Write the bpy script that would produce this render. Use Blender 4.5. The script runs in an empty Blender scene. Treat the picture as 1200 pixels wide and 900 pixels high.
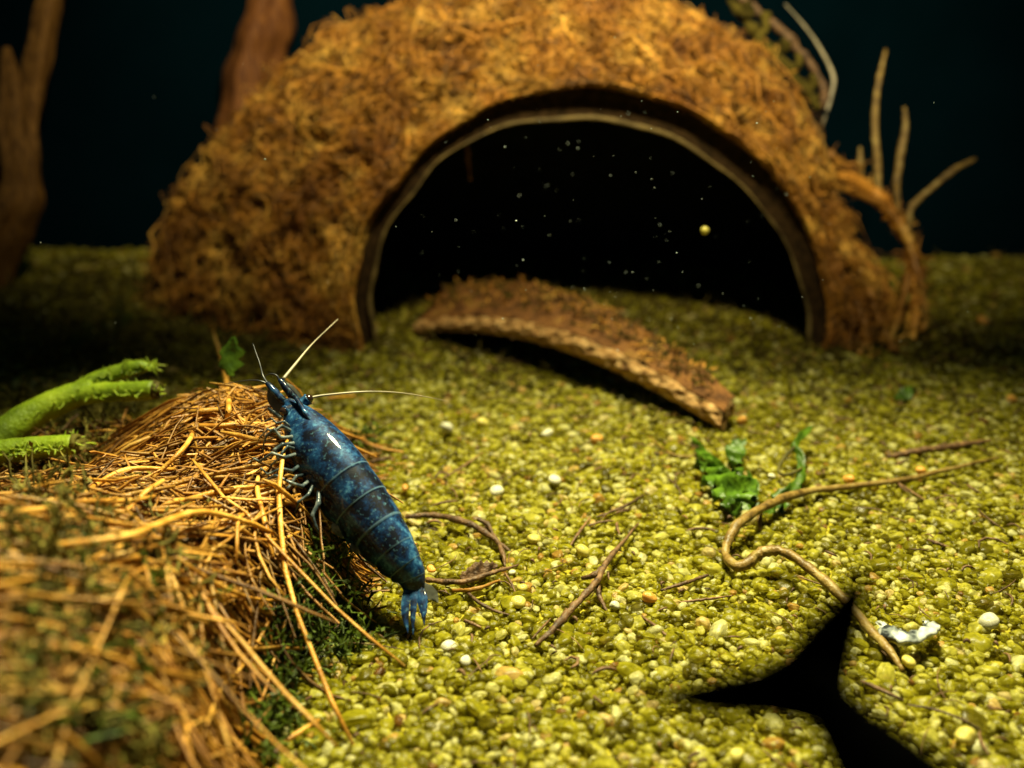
import bpy, math, random
import numpy as np
# scale: 1 Blender unit = 1 centimetre (a shrimp in an aquarium)
rng = np.random.default_rng(7); random.seed(7)
scene = bpy.context.scene
scene.unit_settings.scale_length = 0.01
C = scene.collection
# ------------------------------------------------------------------ camera
CAM = np.array([0.0, 0.0, 4.4]); PITCH = math.radians(20); FPX = 1150.0
FWD = np.array([0, math.cos(PITCH), -math.sin(PITCH)]); UPV = np.array([0, math.sin(PITCH), math.cos(PITCH)]); RGT = np.array([1.0, 0, 0])
cd = bpy.data.cameras.new('camera'); cam = bpy.data.objects.new('camera', cd); C.objects.link(cam)
cam.location = CAM; cam.rotation_euler = (math.pi/2 - PITCH, 0, 0)
cd.sensor_width = 36; cd.lens = 18*FPX/600; cd.clip_start = 0.05; cd.clip_end = 500
cd.dof.use_dof = True; cd.dof.focus_distance = 7.95; cd.dof.aperture_fstop = cd.lens*1e-3/0.13
scene.camera = cam
# ------------------------------------------------------------------ world, aquarium lamp, added fill spot, exposure
w = bpy.data.worlds.new('World'); scene.world = w; w.use_nodes = True
bg = w.node_tree.nodes['Background']; bg.inputs[0].default_value = (0.16, 0.45, 0.62, 1); bg.inputs[1].default_value = 0.06
def spot(name, loc, aim, power, col, size, blend, radius):
    l = bpy.data.lights.new(name, 'SPOT'); l.energy = power; l.color = col; l.spot_size = math.radians(size); l.spot_blend = blend; l.shadow_soft_size = radius
    o = bpy.data.objects.new(name, l); C.objects.link(o); o.location = loc
    d = np.array(aim, float) - np.array(loc, float)
    import mathutils
    o.rotation_euler = mathutils.Vector(d).to_track_quat('-Z', 'Y').to_euler(); return o
spot('aquarium_lamp', (1.4, 10.9, 15.0), (1.0, 5.4, 0), 44000, (1.0, 0.93, 0.52), 66, 1.0, 1.6)
spot('hut_fill_spot', (1.8, 4.6, 15.0), (1.2, 16.6, 8.4), 32000, (1.0, 0.86, 0.47), 74, 1.0, 0.8)  # unseen fill spot, added to brighten the front of the hut
scene.view_settings.view_transform = 'Standard'; scene.view_settings.look = 'None'; scene.view_settings.exposure = 0; scene.view_settings.gamma = 1
scene.cycles.max_bounces = 8; scene.cycles.transparent_max_bounces = 10; scene.cycles.transmission_bounces = 6; scene.cycles.diffuse_bounces = 3; scene.cycles.sample_clamp_indirect = 4
scene.cycles.caustics_reflective = False; scene.cycles.caustics_refractive = False

# ------------------------------------------------------------------ helpers
def at(px, py, d):                     # pixel of the photograph and depth along the view -> point
    return CAM + d*(FWD + RGT*((px-600)/FPX) + UPV*((450-py)/FPX))
def on(px, py, z=0.0):                 # where that pixel's ray meets height z
    r = FWD + RGT*((px-600)/FPX) + UPV*((450-py)/FPX)
    return CAM + r*((z-CAM[2])/r[2])
HT = np.arange(2.5, 25, .02)
def hit(px, py, h, lift=0.0):
    r = FWD + RGT*((px-600)/FPX) + UPV*((450-py)/FPX); p = CAM + r*HT[:, None]
    k = np.nonzero(p[:, 2] <= h(p[:, 0], p[:, 1]) + lift)[0]
    return p[k[0]] if len(k) else p[-1]
def nrm(a): return a/np.maximum(np.linalg.norm(a, axis=-1, keepdims=True), 1e-9)
def sst(a, b, x): t = np.clip((x-a)/(b-a), 0, 1); return t*t*(3-2*t)
def wob(x, y, s=1.0, k=0.0):           # smooth noise out of sines, about -1..1
    return (np.sin(1.7*x*s+2.1*y*s+k)+np.sin(-2.9*x*s+1.3*y*s+1.7*k+1)+np.sin(3.7*x*s+3.1*y*s-k+2)*.7+np.sin(5.3*x*s-4.7*y*s+2*k)*.5)/3.2
HASH = np.random.default_rng(3).random(4096)
def vnoise(P, s):                      # smooth value noise, about -1..1
    Q = np.asarray(P, float)*s; i = np.floor(Q).astype(np.int64); f = Q-i; f = f*f*(3-2*f); out = 0
    for dx in (0, 1):
        for dy in (0, 1):
            for dz in (0, 1):
                h = HASH[((i[..., 0]+dx)*73856093 ^ (i[..., 1]+dy)*19349663 ^ (i[..., 2]+dz)*83492791) & 4095]
                out = out+h*np.where(dx, f[..., 0], 1-f[..., 0])*np.where(dy, f[..., 1], 1-f[..., 1])*np.where(dz, f[..., 2], 1-f[..., 2])
    return out*2-1
def lumps(P): return .45*vnoise(P, 3.2)+.75*vnoise(P+7.7, 7.5)
def curve(pts, n):                     # Catmull-Rom through pts, n samples
    P = np.array(pts, float); P = np.vstack([2*P[0]-P[1], P, 2*P[-1]-P[-2]]); m = len(P)-3
    u = np.linspace(0, m-1e-6, n); i = u.astype(int); t = (u-i)[:, None]
    a, b, c, d = P[i], P[i+1], P[i+2], P[i+3]
    return .5*(2*b+(c-a)*t+(2*a-5*b+4*c-d)*t*t+(3*b-a-3*c+d)*t**3)
def lerp1(vals, n): return np.interp(np.linspace(0, 1, n), np.linspace(0, 1, len(vals)), vals)
def tubes(P, R, sides=4, caps=False, flat=1.0, ref=None):
    """P (N,K,3) paths, R (N,K) radii -> verts, quads"""
    P = np.asarray(P, float); R = np.asarray(R, float); N, K = P.shape[:2]
    T = nrm(np.gradient(P, axis=1)); n0 = rng.normal(size=(N, 3)) if ref is None else np.broadcast_to(np.asarray(ref, float), (N, 3))
    A = np.zeros_like(P)
    for k in range(K):
        n0 = nrm(n0 - (n0*T[:, k]).sum(-1, keepdims=True)*T[:, k]); A[:, k] = n0
    B = np.cross(T, A); th = np.arange(sides)*2*math.pi/sides
    V = P[:, :, None]+R[:, :, None, None]*(np.cos(th)[:, None]*A[:, :, None]*flat+np.sin(th)[:, None]*B[:, :, None])
    V = V.reshape(-1, 3)
    base = (np.arange(N)*K*sides)[:, None, None]; k = np.arange(K-1)[None, :, None]; s = np.arange(sides)[None, None, :]; s2 = (s+1) % sides
    F = np.stack([base+k*sides+s, base+k*sides+s2, base+(k+1)*sides+s2, base+(k+1)*sides+s], -1).reshape(-1, 4)
    if caps:
        F = F.tolist()
        for q in range(N):
            F.append([q*K*sides+i for i in range(sides)][::-1]); F.append([(q+1)*K*sides-sides+i for i in range(sides)])
    return V, F
def mesh_of(name, V, F, mat, smooth=True, tint=None):
    V = np.asarray(V, float); m = bpy.data.meshes.new(name)
    if isinstance(F, np.ndarray) and F.ndim == 2:
        nf, k = F.shape
        m.vertices.add(len(V)); m.vertices.foreach_set('co', V.ravel()); m.loops.add(nf*k); m.loops.foreach_set('vertex_index', F.ravel().astype(np.int32))
        m.polygons.add(nf); m.polygons.foreach_set('loop_start', np.arange(0, nf*k, k, dtype=np.int32)); m.update(calc_edges=True); m.validate()
    else:
        m.from_pydata(V.tolist(), [], [list(map(int, f)) for f in F]); m.update()
    m.polygons.foreach_set('use_smooth', [smooth]*len(m.polygons))
    if tint is not None:
        a = m.attributes.new('tint', 'FLOAT', 'POINT'); a.data.foreach_set('value', np.asarray(tint, np.float32))
    if mat: m.materials.append(mat)
    return m
def tag(o, label=None, cat=None, group=None, kind=None):
    if label: o['label'] = label
    if cat: o['category'] = cat
    if group: o['group'] = group
    if kind: o['kind'] = kind
    return o
def thing(name, loc, label, cat, group=None):
    o = bpy.data.objects.new(name, None); o.empty_display_size = .2; C.objects.link(o); o.location = loc
    return tag(o, label, cat, group)
ORI = {}
def mk(name, V, F, mat, parent=None, smooth=True, tint=None, kind=None):
    V = np.asarray(V, float)
    if parent is not None:
        q = parent; org = np.zeros(3)
        while q is not None: org = org+np.array(q.location); q = q.parent
    else: org = np.array([V[:, 0].mean(), V[:, 1].mean(), V[:, 2].min()])
    o = bpy.data.objects.new(name, mesh_of(name, V-org, F, mat, smooth, tint)); C.objects.link(o)
    if parent is not None: o.parent = parent
    else: o.location = org
    if kind: o['kind'] = kind
    return o
def rod(name, pts, rad, mat, parent=None, n=24, sides=8, rough=0.0, flat=1.0, ref=None):
    P = curve(pts, n); R = lerp1(rad, n)
    if rough: R = R*(1+rough*rng.uniform(-1, 1, n)); P = P+rng.normal(size=P.shape)*rough*R[:, None]*.6
    V, F = tubes(P[None], R[None], sides, True, flat, ref)
    return mk(name, V, F, mat, parent)
def grid(nu, nv, closed=False):
    F = []
    for i in range(nu-1):
        for j in range(nv if closed else nv-1):
            F.append((i*nv+j, i*nv+(j+1) % nv, (i+1)*nv+(j+1) % nv, (i+1)*nv+j))
    return np.array(F)

# ------------------------------------------------------------------ materials
def material(name, stops, scale=6.0, rough=.6, bump=.3, bscale=40.0, stretch=(1, 1, 1), var=.5, spec=.5, sss=0.0, coat=0.0, trans=0.0, transl=0.0, ior=1.4, detail=6, contrast=(.3, .7), bdist=.02):
    m = bpy.data.materials.new(name); m.use_nodes = True; nt = m.node_tree; N = nt.nodes; L = nt.links; b = N['Principled BSDF']
    tc = N.new('ShaderNodeTexCoord'); mp = N.new('ShaderNodeMapping'); mp.inputs['Scale'].default_value = stretch; L.new(tc.outputs['Object'], mp.inputs[0])
    no = N.new('ShaderNodeTexNoise'); no.inputs['Scale'].default_value = scale; no.inputs['Detail'].default_value = detail; L.new(mp.outputs[0], no.inputs[0])
    mr = N.new('ShaderNodeMapRange'); mr.inputs[1].default_value, mr.inputs[2].default_value = contrast; L.new(no.outputs[0], mr.inputs[0])
    cr = N.new('ShaderNodeValToRGB'); e = cr.color_ramp.elements
    while len(e) > 1: e.remove(e[-1])
    e[0].position = stops[0][0]; e[0].color = (*stops[0][1], 1)
    for p, c in stops[1:]: x = e.new(p); x.color = (*c, 1)
    L.new(mr.outputs[0], cr.inputs[0])
    oi = N.new('ShaderNodeObjectInfo'); an = N.new('ShaderNodeAttribute'); an.attribute_name = 'tint'
    ad = N.new('ShaderNodeMath'); ad.operation = 'ADD'; L.new(oi.outputs['Random'], ad.inputs[0]); L.new(an.outputs['Fac'], ad.inputs[1])
    fr = N.new('ShaderNodeMath'); fr.operation = 'FRACT'; L.new(ad.outputs[0], fr.inputs[0])
    vm = N.new('ShaderNodeMapRange'); vm.inputs[3].default_value = 1-var; vm.inputs[4].default_value = 1+var; L.new(fr.outputs[0], vm.inputs[0])
    hs = N.new('ShaderNodeHueSaturation'); L.new(cr.outputs[0], hs.inputs['Color']); L.new(vm.outputs[0], hs.inputs['Value']); L.new(hs.outputs[0], b.inputs['Base Color'])
    b.inputs['Roughness'].default_value = rough; b.inputs['Specular IOR Level'].default_value = spec; b.inputs['IOR'].default_value = ior
    b.inputs['Coat Weight'].default_value = coat; b.inputs['Coat Roughness'].default_value = .12; b.inputs['Transmission Weight'].default_value = trans
    if sss: b.inputs['Subsurface Weight'].default_value = sss; b.inputs['Subsurface Radius'].default_value = (.1, .08, .04); b.inputs['Subsurface Scale'].default_value = 1
    if bump:
        bn = N.new('ShaderNodeTexNoise'); bn.inputs['Scale'].default_value = bscale; bn.inputs['Detail'].default_value = 4; L.new(mp.outputs[0], bn.inputs[0])
        bp = N.new('ShaderNodeBump'); bp.inputs['Strength'].default_value = bump; bp.inputs['Distance'].default_value = bdist; L.new(bn.outputs[0], bp.inputs['Height']); L.new(bp.outputs[0], b.inputs['Normal'])
    if transl:
        tr = N.new('ShaderNodeBsdfTranslucent'); L.new(hs.outputs[0], tr.inputs[0]); mx = N.new('ShaderNodeMixShader'); mx.inputs[0].default_value = transl
        L.new(b.outputs[0], mx.inputs[1]); L.new(tr.outputs[0], mx.inputs[2]); L.new(mx.outputs[0], N['Material Output'].inputs[0])
    return m
MT = {}
MT['straw'] = material('straw_fibre', [(0, (.22, .085, .010)), (.5, (.44, .215, .030)), (1, (.70, .42, .10))], 5, .36, .4, 60, (1, 1, 1), .5, .5, transl=.12)
MT['straw_shaded'] = material('shaded_straw', [(0, (.10, .036, .005)), (.5, (.24, .105, .014)), (1, (.42, .22, .04))], 3, .45, .4, 60, (1, 1, 1), .65, .5)  # darker copy of straw: depth shade among the strands put into the colour
MT['coir'] = material('coir_fibre', [(0, (.16, .058, .007)), (.5, (.34, .150, .019)), (1, (.58, .34, .06))], 1.6, .5, .3, 60, (1, 1, 1), .75, .5)
MT['husk'] = material('husk_mat', [(0, (.018, .006, .002)), (1, (.085, .032, .007))], 9, .9, 1.0, 22, (1, 1, 1), 0, .1, bdist=.08)
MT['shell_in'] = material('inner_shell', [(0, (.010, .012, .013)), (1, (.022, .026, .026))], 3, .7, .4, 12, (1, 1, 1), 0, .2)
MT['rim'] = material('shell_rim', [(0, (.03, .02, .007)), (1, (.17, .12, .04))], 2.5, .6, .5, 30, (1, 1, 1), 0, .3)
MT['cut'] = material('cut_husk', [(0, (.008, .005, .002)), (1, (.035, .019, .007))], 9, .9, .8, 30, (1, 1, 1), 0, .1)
MT['wood'] = material('driftwood', [(0, (.06, .024, .004)), (1, (.22, .105, .022))], 5, .7, .8, 14, (3, 3, .5), 0, .3)
MT['redwood'] = material('red_driftwood', [(0, (.05, .014, .003)), (1, (.15, .055, .010))], 5, .7, .8, 14, (3, 3, .5), 0, .3)
MT['bark'] = material('husk_grain', [(0, (.05, .02, .008)), (.30, (.42, .21, .06)), (1, (.80, .52, .22))], 9, .6, 1.0, 26, (1, 1, 2.2), 0, .3, bdist=.05)
MT['barktop'] = material('husk_top', [(0, (.035, .014, .005)), (.6, (.15, .062, .016)), (1, (.19, .10, .022))], 4, .8, .8, 24, (1, 1, 1), 0, .2)
MT['dark_fibre'] = material('dark_brown_fibre', [(0, (.022, .018, .003)), (1, (.085, .065, .011))], 3, .9, .2, 40, (1, 1, 1), .5, .1)  # dark brown; spread over the gravel it stands in for shade
MT['moss'] = material('moss', [(0, (.022, .038, .003)), (1, (.10, .145, .010))], 8, .55, .2, 40, (1, 1, 1), .5, .4, transl=.25)
MT['algae'] = material('olive_fuzz', [(0, (.05, .045, .006)), (1, (.17, .14, .02))], 5, .7, .2, 40, (1, 1, 1), .5, .3)
MT['green'] = material('bright_green_stem', [(0, (.08, .13, .005)), (.5, (.21, .31, .012)), (1, (.34, .45, .025))], 3, .5, .7, 28, (1, 1, 1), .1, .4, sss=.3)
MT['leaf'] = material('green_leaf', [(0, (.02, .055, .003)), (1, (.12, .23, .012))], 6, .4, .5, 22, (1, 1, 1), .3, .5, transl=.3)
MT['twig'] = material('dead_twig', [(0, (.03, .014, .006)), (1, (.19, .10, .04))], 14, .55, .7, 40, (1, 1, 1), .45, .5)
MT['root'] = material('tan_root', [(0, (.06, .035, .008)), (.5, (.19, .115, .024)), (1, (.30, .22, .065))], 9, .45, .6, 30, (1, 1, 1), .15, .5)
MT['black'] = material('black_fish', [(0, (.0004, .0004, .0004)), (1, (.0010, .0010, .0010))], 10, .95, 0, 30, (1, 1, 1), 0, 0.0)
MT['speck'] = material('pale_speck', [(0, (.3, .38, .38)), (1, (.55, .6, .55))], 3, .5, 0, 30, (1, 1, 1), .4, .3)
MT['amber'] = material('amber_pebble', [(0, (.55, .22, .03)), (1, (.85, .48, .10))], 8, .25, .3, 20, (1, 1, 1), .2, .6, transl=.2)
MT['white'] = material('white_pebble', [(0, (.36, .34, .20)), (1, (.66, .64, .50))], 8, .25, .3, 20, (1, 1, 1), .15, .6)
MT['yellow'] = material('yellow_pebble', [(0, (.50, .42, .05)), (1, (.80, .70, .20))], 8, .2, .3, 20, (1, 1, 1), .15, .6, transl=.25)
MT['chip'] = material('grey_white_chip', [(0, (.02, .025, .03)), (.35, (.16, .18, .18)), (1, (.50, .52, .48))], 6, .35, .4, 20, (1, 1, 1), 0, .5, contrast=(.4, .55))
MT['wall'] = material('dark_back_glass', [(0, (.0002, .0025, .0042)), (1, (.0006, .005, .0085))], .25, .6, 0, 10, (1, 1, 1), 0, .0)
MT['soil'] = material('gravel_bed', [(0, (.16, .135, .008)), (1, (.34, .29, .025))], 6, .9, .5, 30, (1, 1, 1), 0, .1)
MT['antenna'] = material('shrimp_feeler', [(0, (.10, .09, .06)), (1, (.42, .36, .24))], 3, .35, 0, 30, (1, 1, 1), 0, .5)
MT['darkfeeler'] = material('dark_feeler', [(0, (.012, .014, .018)), (1, (.03, .035, .045))], 3, .35, 0, 30, (1, 1, 1), 0, .5)
MT['leg'] = material('shrimp_leg', [(0, (.018, .028, .036)), (.5, (.06, .085, .10)), (1, (.24, .27, .26))], 12, .3, .2, 30, (1, 1, 1), .1, .6, transl=.2, contrast=(.35, .65))
MT['eye'] = material('shrimp_eye', [(0, (.004, .003, .003)), (1, (.03, .016, .01))], 6, .12, 0, 30, (1, 1, 1), 0, .6, coat=.6)
MT['scale'] = material('antennal_scale', [(0, (.10, .11, .09)), (1, (.26, .26, .20))], 6, .35, .2, 40, (1, 1, 1), 0, .5, transl=.4)

def shrimp_material():
    m = bpy.data.materials.new('blue_shell'); m.use_nodes = True; nt = m.node_tree; N = nt.nodes; L = nt.links; b = N['Principled BSDF']
    tc = N.new('ShaderNodeTexCoord')
    n1 = N.new('ShaderNodeTexNoise'); n1.inputs['Scale'].default_value = 6; n1.inputs['Detail'].default_value = 8; n1.inputs['Roughness'].default_value = .68; L.new(tc.outputs['Object'], n1.inputs[0])
    cr = N.new('ShaderNodeValToRGB'); e = cr.color_ramp.elements; e[0].position = .43; e[0].color = (.0006, .0022, .008, 1); e[1].position = .68; e[1].color = (.06, .19, .34, 1)
    x = e.new(.485); x.color = (.002, .013, .050, 1); x = e.new(.56); x.color = (.006, .040, .120, 1); L.new(n1.outputs[0], cr.inputs[0])
    n2 = N.new('ShaderNodeTexNoise'); n2.inputs['Scale'].default_value = 34; n2.inputs['Detail'].default_value = 3; L.new(tc.outputs['Object'], n2.inputs[0])
    r2 = N.new('ShaderNodeMapRange'); r2.inputs[1].default_value = .57; r2.inputs[2].default_value = .70; r2.inputs[4].default_value = .28; L.new(n2.outputs[0], r2.inputs[0])
    mx = N.new('ShaderNodeMix'); mx.data_type = 'RGBA'; L.new(r2.outputs[0], mx.inputs[0]); L.new(cr.outputs[0], mx.inputs[6]); mx.inputs[7].default_value = (.13, .32, .46, 1)
    at_ = N.new('ShaderNodeAttribute'); at_.attribute_name = 'tint'           # pigment: -1 bare dark joint skin, +1 pale clear shell margin
    r3 = N.new('ShaderNodeMapRange'); r3.inputs[1].default_value = 0; r3.inputs[2].default_value = 1; L.new(at_.outputs['Fac'], r3.inputs[0])
    m2 = N.new('ShaderNodeMix'); m2.data_type = 'RGBA'; L.new(r3.outputs[0], m2.inputs[0]); L.new(mx.outputs[2], m2.inputs[6]); m2.inputs[7].default_value = (.13, .24, .34, 1)
    r4 = N.new('ShaderNodeMapRange'); r4.inputs[1].default_value = 0; r4.inputs[2].default_value = -1; L.new(at_.outputs['Fac'], r4.inputs[0])
    m3 = N.new('ShaderNodeMix'); m3.data_type = 'RGBA'; L.new(r4.outputs[0], m3.inputs[0]); L.new(m2.outputs[2], m3.inputs[6]); m3.inputs[7].default_value = (.001, .004, .010, 1)
    L.new(m3.outputs[2], b.inputs['Base Color'])
    b.inputs['Roughness'].default_value = .55; b.inputs['Coat Weight'].default_value = .30; b.inputs['Coat Roughness'].default_value = .05; b.inputs['Specular IOR Level'].default_value = .12
    bp = N.new('ShaderNodeBump'); bp.inputs['Strength'].default_value = .35; bp.inputs['Distance'].default_value = .012; L.new(n1.outputs[0], bp.inputs['Height']); L.new(bp.outputs[0], b.inputs['Normal'])
    return m
MT['shrimp'] = shrimp_material()

def gravel_material():
    m = bpy.data.materials.new('gravel_grain'); m.use_nodes = True; nt = m.node_tree; N = nt.nodes; L = nt.links; b = N['Principled BSDF']
    a = N.new('ShaderNodeAttribute'); a.attribute_type = 'INSTANCER'; a.attribute_name = 'tint'
    cr = N.new('ShaderNodeValToRGB'); cr.color_ramp.interpolation = 'LINEAR'; e = cr.color_ramp.elements
    e[0].position = 0; e[0].color = (.14, .115, .006, 1); e[1].position = 1; e[1].color = (.20, .08, .012, 1)
    for p, c in [(.25, (.30, .27, .010)), (.60, (.50, .455, .022)), (.80, (.72, .67, .10)), (.93, (.90, .87, .42)), (.985, (.80, .48, .10))]: x = e.new(p); x.color = (*c, 1)
    L.new(a.outputs['Fac'], cr.inputs[0])
    tc = N.new('ShaderNodeTexCoord'); no = N.new('ShaderNodeTexNoise'); no.inputs['Scale'].default_value = 1.5; no.inputs['Detail'].default_value = 6; no.inputs['Roughness'].default_value = .65
    mu = N.new('ShaderNodeMath'); mu.operation = 'MULTIPLY'; mu.inputs[1].default_value = 97.0; L.new(a.outputs['Fac'], mu.inputs[0]); va = N.new('ShaderNodeVectorMath'); va.operation = 'ADD'; L.new(tc.outputs['Object'], va.inputs[0]); L.new(mu.outputs[0], va.inputs[1]); L.new(va.outputs[0], no.inputs[0])
    bp = N.new('ShaderNodeBump'); bp.inputs['Strength'].default_value = .5; bp.inputs['Distance'].default_value = .01; L.new(no.outputs[0], bp.inputs['Height']); L.new(bp.outputs[0], b.inputs['Normal'])
    mr = N.new('ShaderNodeMapRange'); mr.inputs[1].default_value = .3; mr.inputs[2].default_value = .7; mr.inputs[3].default_value = .35; mr.inputs[4].default_value = 1.25; L.new(no.outputs[0], mr.inputs[0])
    hs = N.new('ShaderNodeHueSaturation'); L.new(cr.outputs[0], hs.inputs['Color']); L.new(mr.outputs[0], hs.inputs['Value']); L.new(hs.outputs[0], b.inputs['Base Color'])
    b.inputs['Roughness'].default_value = .25; b.inputs['Specular IOR Level'].default_value = .5; b.inputs['Sheen Weight'].default_value = 1.0; b.inputs['Sheen Roughness'].default_value = .2; b.inputs['Sheen Tint'].default_value = (1, .95, .55, 1); b.inputs['Transmission Weight'].default_value = .15; b.inputs['IOR'].default_value = 1.33
    tr = N.new('ShaderNodeBsdfTranslucent'); L.new(hs.outputs[0], tr.inputs[0]); mx = N.new('ShaderNodeMixShader'); mx.inputs[0].default_value = .46
    L.new(b.outputs[0], mx.inputs[1]); L.new(tr.outputs[0], mx.inputs[2])
    tp = N.new('ShaderNodeBsdfTransparent'); tp.inputs[0].default_value = (1, .97, .72, 1); my = N.new('ShaderNodeMixShader'); my.inputs[0].default_value = .30
    L.new(mx.outputs[0], my.inputs[1]); L.new(tp.outputs[0], my.inputs[2]); L.new(my.outputs[0], N['Material Output'].inputs[0])
    return m
MT['grain'] = gravel_material()

# ------------------------------------------------------------------ ground, back wall
def G(x, y): return .05*wob(x, y, .55, 1.3)+.03*wob(x, y, 1.4, 4)
gx = np.linspace(-17, 17, 120); gy = np.linspace(-2, 23, 100); X, Y = np.meshgrid(gx, gy)
V = np.stack([X, Y, G(X, Y)-.03], -1).reshape(-1, 3)
tag(mk('ground', V, grid(100, 120), MT['soil']), kind='structure')
wl = [(-19, 20.9), (19, 18.9)]
V = [(wl[0][0], wl[0][1], -1), (wl[1][0], wl[1][1], -1), (wl[1][0], wl[1][1], 26), (wl[0][0], wl[0][1], 26), (wl[0][0], wl[0][1]+.6, -1), (wl[1][0], wl[1][1]+.6, -1), (wl[1][0], wl[1][1]+.6, 26), (wl[0][0], wl[0][1]+.6, 26)]
tag(mk('tank_wall', V, [(0, 1, 2, 3), (5, 4, 7, 6), (3, 2, 6, 7), (0, 4, 5, 1), (1, 5, 6, 2), (0, 3, 7, 4)], MT['wall'], smooth=False), kind='structure')

# the mound of fibres on which the shrimp stands: height over the ground
def H(x, y):
    x = np.asarray(x, float); y = np.asarray(y, float)
    e = -1.32+.16*np.sin(y*1.9+.6)-.10*(y < 6)*(6-y)                     # its edge towards the gravel
    a = 1-sst(-.62, 0.0, x-e)
    b = 1-sst(8.3, 10.3, y+.12*x+.2*np.sin(x*2.1))
    top = 1.02+.10*wob(x, y, .9, 2)+.05*wob(x, y, 2.3, 5)+.85*sst(6.8, 4.0, y)*sst(-1.4, -3.0, x)-.62*sst(-2.7, -4.0, x)*sst(6.6, 8.2, y)
    return a*b*top
def HG(x, y): return np.maximum(H(x, y), G(x, y))

# ------------------------------------------------------------------ gravel (uncountable: one object)
sp = .054; nx = int(30/sp); ny = int(22/sp)
ii, jj = np.meshgrid(np.arange(nx), np.arange(ny))
px = -15+(ii+.5*(jj % 2))*sp; py = 1.2+jj*sp*.87
px = (px+rng.uniform(-.032, .032, px.shape)).ravel(); py = (py+rng.uniform(-.032, .032, py.shape)).ravel()
keep = (np.abs(px) < 1.9+py*.62) & (py < 20.3) & (H(px, py) < .25)
px, py = px[keep], py[keep]; n = len(px)
size = np.clip(.0315*np.exp(rng.normal(0, .32, n)), .015, .075)
big = rng.random(n) < .04; size[big] *= 1.4
pz = G(px, py)+size*.25+rng.uniform(-.02, .035, n)
P = np.stack([px, py, pz], -1); scl = size[:, None]*np.stack([rng.uniform(.85, 1.4, n), rng.uniform(.75, 1.1, n), rng.uniform(.42, .75, n)], -1)
rot = np.stack([rng.uniform(-.5, .5, n), rng.uniform(-.5, .5, n), rng.uniform(0, 6.28, n)], -1)
gm = bpy.data.meshes.new('gravel'); gm.vertices.add(n); gm.vertices.foreach_set('co', P.ravel())
for nm, arr in (('rot', rot), ('scl', scl)):
    t = gm.attributes.new(nm, 'FLOAT_VECTOR', 'POINT'); t.data.foreach_set('vector', arr.astype(np.float32).ravel())
t = gm.attributes.new('tint', 'FLOAT', 'POINT'); t.data.foreach_set('value', rng.random(n).astype(np.float32))
t = gm.attributes.new('pick', 'INT', 'POINT'); t.data.foreach_set('value', rng.integers(0, 5, n).astype(np.int32))
gm.materials.append(MT['grain'])
gravel = bpy.data.objects.new('gravel', gm); C.objects.link(gravel); gravel['kind'] = 'stuff'; gravel['label'] = 'fine olive yellow translucent gravel covering the tank floor'; gravel['category'] = 'gravel'
ng = bpy.data.node_groups.new('grains', 'GeometryNodeTree'); ng.interface.new_socket('Geometry', in_out='INPUT', socket_type='NodeSocketGeometry'); ng.interface.new_socket('Geometry', in_out='OUTPUT', socket_type='NodeSocketGeometry')
N = ng.nodes; L = ng.links; gi = N.new('NodeGroupInput'); go = N.new('NodeGroupOutput')
jn = N.new('GeometryNodeJoinGeometry')
for k in range(5):
    ic = N.new('GeometryNodeMeshIcoSphere'); ic.inputs['Radius'].default_value = 1; ic.inputs['Subdivisions'].default_value = 3
    pos = N.new('GeometryNodeInputPosition'); va = N.new('ShaderNodeVectorMath'); va.operation = 'ADD'; va.inputs[1].default_value = (k*7.3, k*3.1, k*11.7); L.new(pos.outputs[0], va.inputs[0])
    no = N.new('ShaderNodeTexNoise'); no.inputs['Scale'].default_value = .85; no.inputs['Detail'].default_value = 2; L.new(va.outputs[0], no.inputs['Vector'])
    vs = N.new('ShaderNodeVectorMath'); vs.operation = 'SUBTRACT'; vs.inputs[1].default_value = (.5, .5, .5); L.new(no.outputs['Color'], vs.inputs[0])
    vk = N.new('ShaderNodeVectorMath'); vk.operation = 'SCALE'; vk.inputs['Scale'].default_value = 1.2; L.new(vs.outputs[0], vk.inputs[0])
    so = N.new('GeometryNodeSetPosition'); L.new(ic.outputs[0], so.inputs[0]); L.new(vk.outputs[0], so.inputs['Offset'])
    sm = N.new('GeometryNodeSetShadeSmooth'); L.new(so.outputs[0], sm.inputs[0])
    ma = N.new('GeometryNodeSetMaterial'); ma.inputs['Material'].default_value = MT['grain']; L.new(sm.outputs[0], ma.inputs[0])
    g2 = N.new('GeometryNodeGeometryToInstance'); L.new(ma.outputs[0], g2.inputs[0]); L.new(g2.outputs[0], jn.inputs[0])
def named(nm, ty):
    q = N.new('GeometryNodeInputNamedAttribute'); q.data_type = ty; q.inputs['Name'].default_value = nm; return q.outputs['Attribute']
ip = N.new('GeometryNodeInstanceOnPoints'); L.new(gi.outputs[0], ip.inputs['Points']); L.new(jn.outputs[0], ip.inputs['Instance']); ip.inputs['Pick Instance'].default_value = True
L.new(named('pick', 'INT'), ip.inputs['Instance Index']); L.new(named('rot', 'FLOAT_VECTOR'), ip.inputs['Rotation']); L.new(named('scl', 'FLOAT_VECTOR'), ip.inputs['Scale']); L.new(ip.outputs[0], go.inputs[0])
gmod = gravel.modifiers.new('grains', 'NODES'); gmod.node_group = ng

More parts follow.
